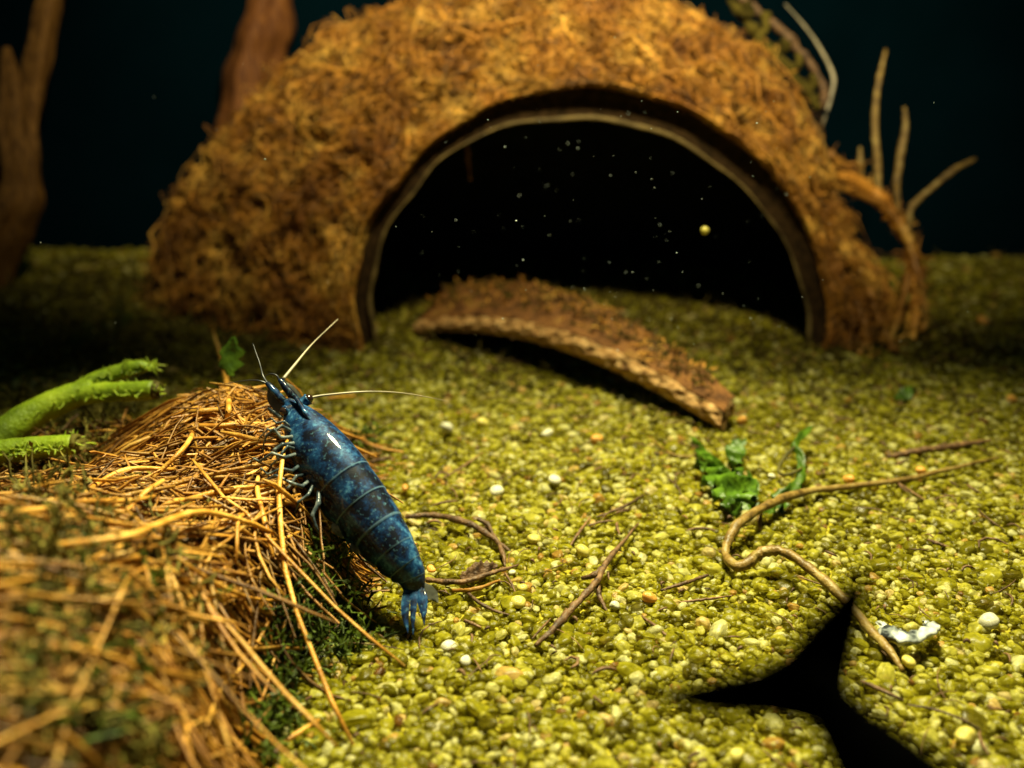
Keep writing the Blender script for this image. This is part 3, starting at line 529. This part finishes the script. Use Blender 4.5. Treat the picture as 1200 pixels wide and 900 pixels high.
# ------------------------------------------------------------------ tan root looping over the gravel
tr = thing('tan_root', on(900, 640), 'long tan root looping over the gravel beside the black fish tail', 'root')
path = [(1170, 536, .06), (1120, 548, .10), (1060, 562, .10), (1000, 570, .10), (945, 576, .14), (900, 592, .22), (868, 612, .24), (853, 634, .16), (851, 652, .11), (862, 663, .12), (876, 660, .14), (892, 648, .20), (915, 646, .24), (940, 660, .22), (965, 680, .18), (992, 705, .14), (1020, 738, .12), (1042, 762, .11), (1058, 786, .06)]
rod('main_root', [on(*q) for q in path], [.014, .022, .03, .034, .038, .042, .045, .04, .036, .042, .052, .05, .042, .038, .042, .04, .036, .034, .018], MT['root'], tr, 110, 10, .15)
rod('side_rootlet', [on(892, 594, .2), on(890, 606, .12), on(891, 622, .05)], [.03, .028, .015], MT['root'], tr, 10, 6, .1)
root_back = rod('brown_root', [on(1040, 535, .05), on(1080, 528, .08), on(1125, 522, .07), on(1160, 516, .03)], [.02, .04, .04, .02], MT['twig'], None, 26, 7, .15)
tag(root_back, 'short dark brown root lying on gravel behind the long tan root', 'root')

# ------------------------------------------------------------------ dead twigs on the gravel
def twig(px_, rad, label, side=None, mat='twig', cat='twig'):
    if side is None:
        rad = [.72*a for a in rad]
        return tag(rod('twig', [on(*q) for q in px_], rad, MT[mat], None, 26, 7, .18), label, cat)
    t = thing('twig', on(px_[0][0], px_[0][1]), label, cat); rod('stem', [on(*q) for q in px_], [.8*a for a in rad], MT[mat], t, 26, 7, .18)
    for p, r in side: rod('side_shoot', [on(*q) for q in p], r, MT[mat], t, 12, 6, .15)
    return t
twig([(628, 756, .08), (655, 730, .10), (678, 705, .14), (700, 680, .18), (714, 655, .18), (748, 613, .10)], [.022, .036, .036, .034, .03, .010], 'forked brown twig lying diagonally on the gravel in the middle of the foreground',
     [([(700, 680, .17), (703, 700, .1), (712, 718, .05)], [.025, .022, .01]), ([(682, 678, .1), (698, 673, .16), (712, 660, .18)], [.015, .03, .02])])
twig([(476, 606, .12), (510, 604, .14), (545, 612, .16), (570, 625, .14), (600, 648, .08)], [.03, .035, .045, .035, .015], 'curved grey brown twig on the gravel just right of the shrimp abdomen', [([(560, 608, .15), (572, 615, .13), (578, 628, .1)], [.02, .022, .012])])
twig([(500, 680, .08), (540, 682, .12), (575, 672, .12), (608, 662, .08)], [.03, .035, .028, .012], 'straight dark twig pointing right from the shrimp tail')
leaf_obj('dead_leaf_blade', [on(540, 678, .12), on(562, 668, .16), on(582, 662, .14)], [.03, .075, .02], 'narrow folded brown dead leaf blade lying on the twig by the shrimp tail', mat='twig', wave=.01)
twig([(530, 692, .08), (558, 690, .12), (586, 680, .10)], [.02, .028, .015], 'pale straw bit lying under the dead leaf blade', None, 'straw')
twig([(545, 692, .08), (560, 705, .10), (580, 716, .08), (603, 722, .05)], [.018, .022, .018, .01], 'thin curved brown twig below the pale straw bit')
twig([(592, 672, .1), (600, 685, .09), (606, 700, .05)], [.015, .015, .008], 'short hooked dark twig between the yellow pebble and the twig pile')
twig([(544, 727, .08), (556, 732, .07), (568, 737, .05)], [.018, .018, .01], 'stubby black twig below the shrimp tail pebbles')
twig([(566, 612, .06), (580, 630, .1), (589, 648, .12), (592, 664, .08)], [.02, .03, .03, .012], 'dark crumpled twig crossing the tip of the curved grey brown twig')
twig([(668, 640, .05), (680, 622, .09), (692, 606, .06)], [.015, .02, .01], 'slim green brown twig behind the forked twig')
twig([(700, 606, .05), (730, 594, .08), (754, 580, .05)], [.016, .022, .012], 'reddish slim twig on the gravel behind the forked twig')
twig([(774, 692, .08), (800, 684, .10), (830, 674, .07)], [.015, .022, .018], 'orange brown twig with a pale tip left of the tan root loop')
twig([(795, 706, .06), (830, 702, .08), (858, 698, .05)], [.012, .016, .008], 'thin dark twig below the orange brown twig')
twig([(752, 722, .06), (768, 734, .08), (790, 752, .05)], [.014, .018, .01], 'tiny curved twig under the orange pebble')
twig([(1085, 632, .06), (1100, 637, .08), (1118, 644, .05)], [.016, .024, .012], 'short black twig alone on the right hand gravel')
twig([(520, 560, .05), (545, 545, .08), (566, 530, .05)], [.012, .018, .01], 'faint brown twig on the gravel right of the shrimp back')
twig([(432, 542, .1), (448, 538, .14), (458, 535, .1)], [.02, .03, .015], 'small red brown twig stub touching the back of the shrimp')
twig([(400, 660, .15), (430, 658, .18), (462, 660, .14)], [.02, .026, .018], 'golden brown straw under the belly of the shrimp', None, 'straw')
twig([(385, 466, .25), (400, 465, .22), (416, 464, .15)], [.02, .025, .02], 'pale straw stub on the gravel right of the shrimp head', None, 'straw')
twig([(760, 512, .06), (790, 533, .10), (826, 534, .08)], [.014, .02, .012], 'pale beige rootlet on the gravel left of the leafy sprig', None, 'root')
twig([(1040, 560, .05), (880, 700, .05)][:1]+[(1062, 572, .07), (1090, 590, .05)], [.012, .016, .008], 'faint brown twig crossing the gravel in front of the tan root tip')

# small plant debris scattered over the gravel (uncountable)
n = 1500; dx = rng.uniform(-6, 9, n); dy = rng.uniform(3.2, 15, n)**1.0; k = (np.abs(dx) < 1+.6*dy) & (H(dx, dy) < .1); dx, dy = dx[k], dy[k]; n = len(dx); K = 5
a = rng.uniform(0, 6.28, n); l = .05+.42*rng.random(n)**3; cu = rng.normal(0, .3, n); pts = []; z = G(dx, dy)+rng.uniform(.04, .10, n)
for i in range(K): pts.append(np.stack([dx, dy, z+.02*math.sin(i*.8)], -1)); dx = dx+np.cos(a)*l/4; dy = dy+np.sin(a)*l/4; a = a+cu
v, f = tubes(np.stack(pts, 1), (.004+.012*rng.random(n)**2)[:, None]*np.array([.5, 1, 1, .9, .4])[None], 4)
tag(mk('plant_debris', v, f, MT['twig'], tint=np.repeat(rng.random(n), K*4)), 'brown crumbs and hair-thin plant bits scattered over the gravel', 'debris', kind='stuff')
# ------------------------------------------------------------------ single pebbles
import bmesh
def pebble_mesh(seed):
    bm = bmesh.new(); bmesh.ops.create_icosphere(bm, subdivisions=3, radius=1)
    for v in bm.verts:
        c = v.co; k = 1+.10*math.sin(c.x*2.3+seed)+.09*math.sin(c.y*2.9+seed*1.7)+.08*math.sin(c.z*3.3+seed*.7+c.x*2); v.co = c*k
    m = bpy.data.meshes.new('pebble'); bm.to_mesh(m); bm.free(); m.polygons.foreach_set('use_smooth', [True]*len(m.polygons)); return m
PM = {(k, mt): None for k in range(3) for mt in ('white', 'yellow', 'amber')}
for k, mt in PM: PM[(k, mt)] = pebble_mesh(k*2.7); PM[(k, mt)].materials.append(MT[mt])
def pebble(px_, py_, rpx, mt, label, i=0, asp=(1, .9, .75)):
    p = on(px_, py_, .1); d = (p-CAM)@FWD; r = .85*rpx*d/FPX
    o = bpy.data.objects.new('pebble', PM[(i % 3, mt)]); C.objects.link(o); o.location = (p[0], p[1], .06+r*.55); o.scale = [r*a for a in asp]; o.rotation_euler = (rng.uniform(-.4, .4), rng.uniform(-.4, .4), rng.uniform(0, 6))
    return tag(o, label, 'pebble', 'single bright pebbles on the gravel')
for i, a in enumerate([
    (612, 688, 9, 'yellow', 'pale yellow oblong pebble right of the dead leaf blade'), (606, 704, 10, 'yellow', 'deeper yellow pebble just below the pale oblong one'),
    (762, 700, 11, 'amber', 'round orange pebble between the forked twig and the orange brown twig'), (545, 772, 9, 'white', 'white pebble below the shrimp tail, nearer one of two'),
    (525, 756, 10, 'white', 'greyish white pebble below the shrimp tail, farther one of two'), (566, 495, 9, 'yellow', 'large pale yellow pebble on the gravel right of the shrimp antenna'),
    (525, 502, 10, 'white', 'soft white pebble left of the pale yellow pebble near the antenna'), (583, 574, 9, 'white', 'white pebble right of the middle of the shrimp'),
    (641, 507, 8, 'white', 'bright white pebble in front of the husk fragment shadow'), (624, 632, 10, 'yellow', 'yellow pebble with a dark pit left of the forked twig'),
    (684, 645, 10, 'yellow', 'yellow amber pebble just left of the forked twig tip'), (995, 560, 8, 'amber', 'glowing orange pebble leaning on the far part of the tan root'),
    (1080, 550, 7, 'amber', 'small orange pebble behind the tan root near its far end'), (1066, 774, 10, 'yellow', 'bright yellow pebble beside the near end of the tan root'),
    (1130, 862, 16, 'yellow', 'largest bright yellow pebble in the blurred near gravel'), (864, 882, 11, 'yellow', 'pale yellow blurred pebble left of the black fish body'),
    (1158, 728, 12, 'white', 'whitish blurred pebble right of the grey shell chip'), (700, 514, 9, 'amber', 'dull orange pebble under the husk fragment'),
    (1150, 376, 8, 'amber', 'orange pebble on the far gravel at right'), (650, 562, 9, 'white', 'whitish egg shaped pebble behind the forked twig'),
    (870, 492, 8, 'amber', 'small amber pebble at the tip of the husk fragment'), (1185, 468, 8, 'amber', 'amber pebble on the dim gravel near the right edge'),
    (600, 668, 5, 'white', 'tiny white pebble at the end of the straight dark twig'), (505, 665, 7, 'amber', 'orange pebble touching the shrimp tail base'),
    (720, 708, 8, 'white', 'white pebble left of the round orange pebble'), (905, 556, 5, 'white', 'tiny pale pebble by the curling green sprig'), (474, 570, 6, 'amber', 'orange pebble beside the shrimp back')]):
    pebble(*a, i=i, asp=((1, .8, .75), (1.2, .85, .8), (.95, .9, .7))[i % 3])
cp = curve([on(1032, 730, .12), on(1045, 742, .16), on(1062, 748, .18), on(1080, 744, .18), on(1092, 734, .16), on(1082, 728, .14)], 26)
V, F = tubes(cp[None], (lerp1([.02, .075, .09, .07, .055, .012], 26)*rng.uniform(.75, 1.25, 26))[None], 12, True, .5, (0, 0, 1)); V = V+rng.normal(0, .008, V.shape); tag(mk('shell_chip', V, F, MT['chip']), 'curved grey white shell chip with a dark tip beside the tan root', 'shell chip')

# ------------------------------------------------------------------ blue shrimp
shr = thing('shrimp', on(430, 640, .3), 'dark blue mottled shrimp climbing the fibre mound, head up and tail down', 'shrimp')
ctl = [(336, 470, 8.02), (344, 482, 8.00), (357, 503, 7.94), (377, 533, 7.84), (401, 565, 7.74), (426, 598, 7.66), (449, 629, 7.58), (468, 656, 7.52), (481, 675, 7.50), (486, 694, 7.50)]
hwp = [7, 15, 26, 34.5, 36, 34, 29.5, 23.5, 17, 10.5]
NR = 260; NS = 48
Cc = curve([at(*q) for q in ctl], NR); hw = curve(np.array([[a, 0, 0] for a in hwp]), NR)[:, 0]*7.75/FPX
Tt = nrm(np.gradient(Cc, axis=0)); Dd = .64*(-FWD)+.77*(.84*RGT+.54*UPV); Dn = nrm(Dd-(Tt@Dd)[:, None]*Tt); Lt = np.cross(Tt, Dn)
s_ = np.linspace(0, 1, NR); bounds = [0, .455, .545, .645, .74, .825, .90, 1.01]; th = np.linspace(0, 2*math.pi, NS, endpoint=False)
V = np.zeros((NR, NS, 3)); tint = np.zeros((NR, NS))
for i in range(NR):
    g = max(k for k in range(7) if s_[i] >= bounds[k]-1e-9); u = (s_[i]-bounds[g])/(bounds[g+1]-bounds[g])
    mul = 1+(.014*u**3 if g else .012*u**6)-(.006*(1-u)**4 if g else 0)
    for j in range(NS):
        c, s = math.cos(th[j]), math.sin(th[j]); r = mul
        vent = max(0, -c)
        if g >= 1: r *= 1+vent*.16*math.sin(math.pi*min(1, u*1.05))*(g < 6)-.008*(1-u)
        else: r *= 1-.10*vent*(1-s_[i]/.455)
        hgt = 1.12 if c > 0 else 1.0
        V[i, j] = Cc[i]+hw[i]*r*(Dn[i]*c*hgt+Lt[i]*s*(1-.10*max(0, c)**2))
        if g >= 1 and u < .35 and g in (1, 2): tint[i, j] = -.8*(1-u/.35)*max(0, min(1, c*2+.6))*(1 if g == 1 else .35)
        if g < 6 and vent > .80: tint[i, j] = (vent-.80)/.20*.5
        if g >= 1 and u > .955: tint[i, j] = .7 if g == 1 else .42
        if g == 0 and u > .985: tint[i, j] = .6
F = grid(NR, NS, True).tolist()+[list(range(NS))[::-1], [(NR-1)*NS+j for j in range(NS)]]
mk('body', V.reshape(-1, 3), F, MT['shrimp'], shr, tint=tint.ravel())
def sp_(px_): return [at(*q) for q in px_]
# rostrum
V, F = tubes(curve(sp_([(368, 500, 7.76), (358, 484, 7.80), (348, 468, 7.90), (341, 458, 7.95)]), 16)[None], lerp1([.004, .026, .024, .004], 16)[None], 8, True, .8); mk('rostrum', V, F, MT['shrimp'], shr)
def ball(c, r, k=(1, 1, 1)):
    bm = bmesh.new(); bmesh.ops.create_icosphere(bm, subdivisions=3, radius=1); v = np.array([q.co for q in bm.verts])*r*np.array(k)+c; f = [[q.index for q in p.verts] for p in bm.faces]; bm.free(); return v, f
for (a, b, d), (e, g, h) in [((346, 478, 7.96), (333.5, 482, 7.90)), ((352, 474, 7.98), (361.5, 467.5, 7.98))]:
    st = rod('eye_stalk', [at(a, b, d), at((a+e)/2, (b+g)/2, (d+h)/2), at(e, g, h)], [.045, .042, .05], MT['shrimp'], shr, 10, 10)
    v, f = ball(at(e, g, h), .040, (1, 1, .95)); mk('eye', v, f, MT['eye'], st)
for base, tip, rad in [([(340, 477, 8.0), (330, 468, 7.98), (321, 458, 7.98), (313, 449, 8.0)], None, [.030, .034, .030, .020]), ([(350, 472, 8.02), (341, 462, 8.02), (334, 453, 8.03), (328, 445, 8.05)], None, [.032, .036, .030, .020])]:
    rod('antennule', sp_(base), rad, MT['shrimp'], shr, 20, 10, .04)
def feeler(px_, r0, mat='darkfeeler', name='antenna_thread'): return rod(name, sp_(px_), [r0, r0*.8, r0*.45, r0*.2], MT[mat], shr, 30, 6)
feeler([(313, 449, 8.0), (308, 440, 8.05), (304, 425, 8.1), (296, 402, 8.2)], .011)
feeler([(312, 449, 8.0), (302, 446, 8.0), (288, 446, 8.05), (262, 450, 8.1)], .009)
feeler([(327, 445, 8.05), (324, 440, 8.05), (317, 438, 8.06), (309, 442, 8.08)], .010)
feeler([(332, 444, 8.05), (345, 428, 8.2), (366, 403, 8.45), (396, 374, 8.8)], .014, 'antenna')
feeler([(364, 466, 8.0), (382, 463, 8.05), (430, 459, 8.15), (475, 461, 8.3), (525, 470, 8.5)], .012, 'antenna')
def blade(name, pts, wid, mat, parent=shr, side=None, n=18, thick=.012):
    P = curve(pts, n); wv = lerp1(wid, n); T = nrm(np.gradient(P, axis=0)); sv = side if side is not None else np.cross(T, -FWD); V = []; m_ = 7
    sv = nrm(sv-(sv*T).sum(-1, keepdims=True)*T) if sv.ndim == 2 else nrm(sv-(T@sv)[:, None]*T); Nn = np.cross(sv, T)
    for sgn in (1, -1):
        for i in range(n):
            for j in range(m_): q = j/(m_-1)*2-1; V.append(P[i]+sv[i]*q*wv[i]+Nn[i]*(sgn*thick*(1-q*q)+.25*wv[i]*(q*q)))
    Fq = grid(n, m_); return mk(name, V, np.vstack([Fq, Fq[:, ::-1]+n*m_]).tolist(), MT[mat], parent)
blade('antennal_scale', sp_([(336, 484, 7.97), (328, 476, 7.98), (320, 466, 8.0), (315, 456, 8.02)]), [.03, .055, .05, .012], 'scale')
blade('antennal_scale', sp_([(354, 472, 8.05), (346, 465, 8.06), (339, 456, 8.08), (334, 449, 8.1)]), [.03, .05, .045, .012], 'scale')
rod('mouthpart', sp_([(330, 490, 7.98), (322, 484, 7.98), (314, 478, 7.98)]), [.022, .024, .012], MT['leg'], shr, 10, 7)
# walking legs: thigh, knee, shin, each one jointed mesh
def leg(px_, r0):
    q = np.array(sp_(px_)); m_ = len(q); u = np.linspace(0, m_-1, 31); P = np.stack([np.interp(u, np.arange(m_), q[:, k]) for k in range(3)], -1); jn_ = np.abs(u-np.round(u)) < .09
    R_ = r0*np.interp(u, np.arange(m_), [1, .85, .75, .6, .42, .2][:m_])*np.where(jn_, 1.15, .9)*.85; P = P+(CAM-P)*.014
    v, f = tubes(P[None], R_[None], 7, True); return mk('leg', v, f, MT['leg'], shr)
leg([(342, 505, 7.90), (330, 499, 7.84), (321, 506, 7.82), (314, 503, 7.84), (305, 512, 7.90), (302, 518, 7.94)], .018)
leg([(342, 512, 7.86), (329, 513, 7.78), (321, 503, 7.76), (312, 511, 7.78), (308, 524, 7.84), (309, 530, 7.88)], .020)
leg([(345, 520, 7.84), (331, 521, 7.74), (322, 527, 7.72), (326, 538, 7.74), (318, 545, 7.80), (315, 550, 7.84)], .024)
leg([(348, 532, 7.82), (334, 536, 7.70), (319, 531, 7.68), (304, 541, 7.72), (297, 537, 7.78), (293, 542, 7.82)], .021)
leg([(352, 545, 7.80), (342, 552, 7.68), (330, 549, 7.64), (314, 556, 7.68), (306, 549, 7.74), (300, 553, 7.80)], .021)
leg([(364, 562, 7.75), (354, 570, 7.62), (341, 566, 7.58), (323, 557, 7.60), (312, 563, 7.66), (306, 570, 7.72)], .022)
leg([(374, 572, 7.70), (373, 590, 7.58), (366, 604, 7.54), (370, 617, 7.54), (376, 628, 7.58), (379, 645, 7.64)], .027)
leg([(368, 566, 7.72), (361, 580, 7.60), (350, 588, 7.58), (346, 600, 7.60), (338, 607, 7.66), (334, 614, 7.7)], .018)
leg([(346, 526, 7.83), (337, 523, 7.76), (330, 531, 7.72), (333, 541, 7.72), (327, 548, 7.76), (324, 556, 7.80)], .016)
leg([(340, 500, 7.92), (333, 494, 7.88), (324, 496, 7.88), (318, 490, 7.88), (311, 494, 7.92), (306, 492, 7.96)], .014)
leg([(358, 556, 7.77), (347, 558, 7.66), (338, 572, 7.62), (328, 574, 7.64), (322, 584, 7.68), (318, 590, 7.72)], .018)
# swimmerets under the abdomen
for px_ in [[(398, 605, 7.62), (396, 618, 7.58), (402, 630, 7.58)], [(418, 628, 7.58), (418, 640, 7.54), (424, 648, 7.54)], [(440, 648, 7.54), (442, 658, 7.50), (448, 664, 7.50)]]:
    blade('swimmeret', sp_(px_), [.03, .05, .012], 'leg')
# tail fan
for px_, wd, mt in [([(480, 682, 7.47), (476, 700, 7.40), (475, 720, 7.34), (478, 742, 7.28)], [.026, .032, .030, .004], 'shrimp'), ([(485, 686, 7.45), (485, 704, 7.38), (484, 722, 7.32), (484, 744, 7.26)], [.030, .028, .020, .004], 'shrimp'),
                     ([(490, 684, 7.46), (493, 702, 7.39), (496, 716, 7.34), (497, 732, 7.29)], [.026, .030, .026, .004], 'shrimp'), ([(494, 688, 7.48), (498, 698, 7.42), (499, 708, 7.38), (500, 719, 7.35)], [.012, .018, .014, .003], 'shrimp'),
                     ([(476, 684, 7.49), (474, 700, 7.43), (473, 714, 7.38), (474, 734, 7.33)], [.012, .018, .016, .003], 'shrimp'), ([(495, 684, 7.50), (502, 692, 7.48), (508, 698, 7.46), (513, 706, 7.44)], [.02, .05, .045, .008], 'scale')]:
    blade('tail_blade', sp_(px_), wd, mt)

# ------------------------------------------------------------------ black fish swimming out of the corner
bz = .57
fish = thing('fish', at(1130, 960, 4.2*bz), 'out of focus black fish with forked tail leaving the lower right corner', 'fish')
bp_ = [(945, 795, 4.62), (968, 820, 4.58), (996, 858, 4.5), (1032, 902, 4.4), (1075, 955, 4.3), (1120, 1010, 4.2), (1160, 1065, 4.1), (1190, 1110, 4.02), (1205, 1135, 3.98)]
Pf = curve([at(a, b, c*bz) for a, b, c in bp_], 60); hf = bz*lerp1([.10, .125, .165, .225, .29, .32, .28, .18, .03], 60); Tf = nrm(np.gradient(Pf, axis=0)); up_f = nrm(.62*RGT+.5*UPV-.2*FWD); upn = nrm(up_f-(Tf@up_f)[:, None]*Tf); sdn = np.cross(Tf, upn); ang = np.arange(24)*2*math.pi/24
V = Pf[:, None]+hf[:, None, None]*(np.cos(ang)[None, :, None]*upn[:, None]+.5*np.sin(ang)[None, :, None]*sdn[:, None]); mk('body', V.reshape(-1, 3), grid(60, 24, True).tolist()+[list(range(24))[::-1], [59*24+i for i in range(24)]], MT['black'], fish)
def slab(name, outline, mat, parent, thick=.03):
    o = [at(q[0], q[1], q[2]*bz) for q in outline]; n_ = len(o); V = [p-FWD*thick/2 for p in o]+[p+FWD*thick/2 for p in o]
    F = [list(range(n_)), list(range(n_, 2*n_))[::-1]]+[[i, i+n_, (i+1) % n_+n_, (i+1) % n_] for i in range(n_)]; return mk(name, V, F, MT[mat], parent, smooth=False)
slab('tail_fin', [(1014, 660, 4.72), (1016, 700, 4.70), (1008, 740, 4.68), (1000, 775, 4.66), (996, 800, 4.64), (1004, 825, 4.60), (970, 858, 4.58), (940, 850, 4.60), (900, 842, 4.64), (830, 838, 4.68), (742, 814, 4.70), (830, 796, 4.70), (890, 782, 4.69), (918, 766, 4.68), (940, 742, 4.68), (972, 708, 4.70)], 'black', fish)
slab('dorsal_fin', [(1090, 945, 4.28), (1130, 950, 4.22), (1170, 975, 4.14), (1185, 1030, 4.08), (1160, 1040, 4.12), (1110, 985, 4.2)], 'black', fish)
v, f = ball(Pf[53]-sdn[53]*.12, .06); mk('eye', v, f, MT['eye'], fish)

# ------------------------------------------------------------------ specks drifting in the water
Vs, Fs, Ts = [], [], []; off = 0; bv, bf = ball(np.zeros(3), 1); bf = np.array(bf)
for k in range(150):
    a, b = (rng.uniform(455, 950), rng.uniform(115, 400)) if k < 110 else (rng.uniform(0, 1200), rng.uniform(0, 420))
    d = rng.uniform(8.0, 12.2); r = .0025+.006*rng.random()**5
    Vs.append(bv*r*rng.uniform(.6, 1.3, 3)+at(a, b, d)); Fs.append(bf+off); off += len(bv); Ts.append(np.full(len(bv), rng.random()))
tag(mk('floating_specks', np.vstack(Vs), np.vstack(Fs), MT['speck'], tint=np.concatenate(Ts)), 'pale specks drifting in the dark water before the doorway', 'specks', kind='stuff')
v, f = ball(at(826, 270, 11.5), .048, (1, 1, .95)); tag(mk('floating_bead', v, f, MT['yellow']), 'single bright yellow bead drifting in the dark doorway', 'bead')
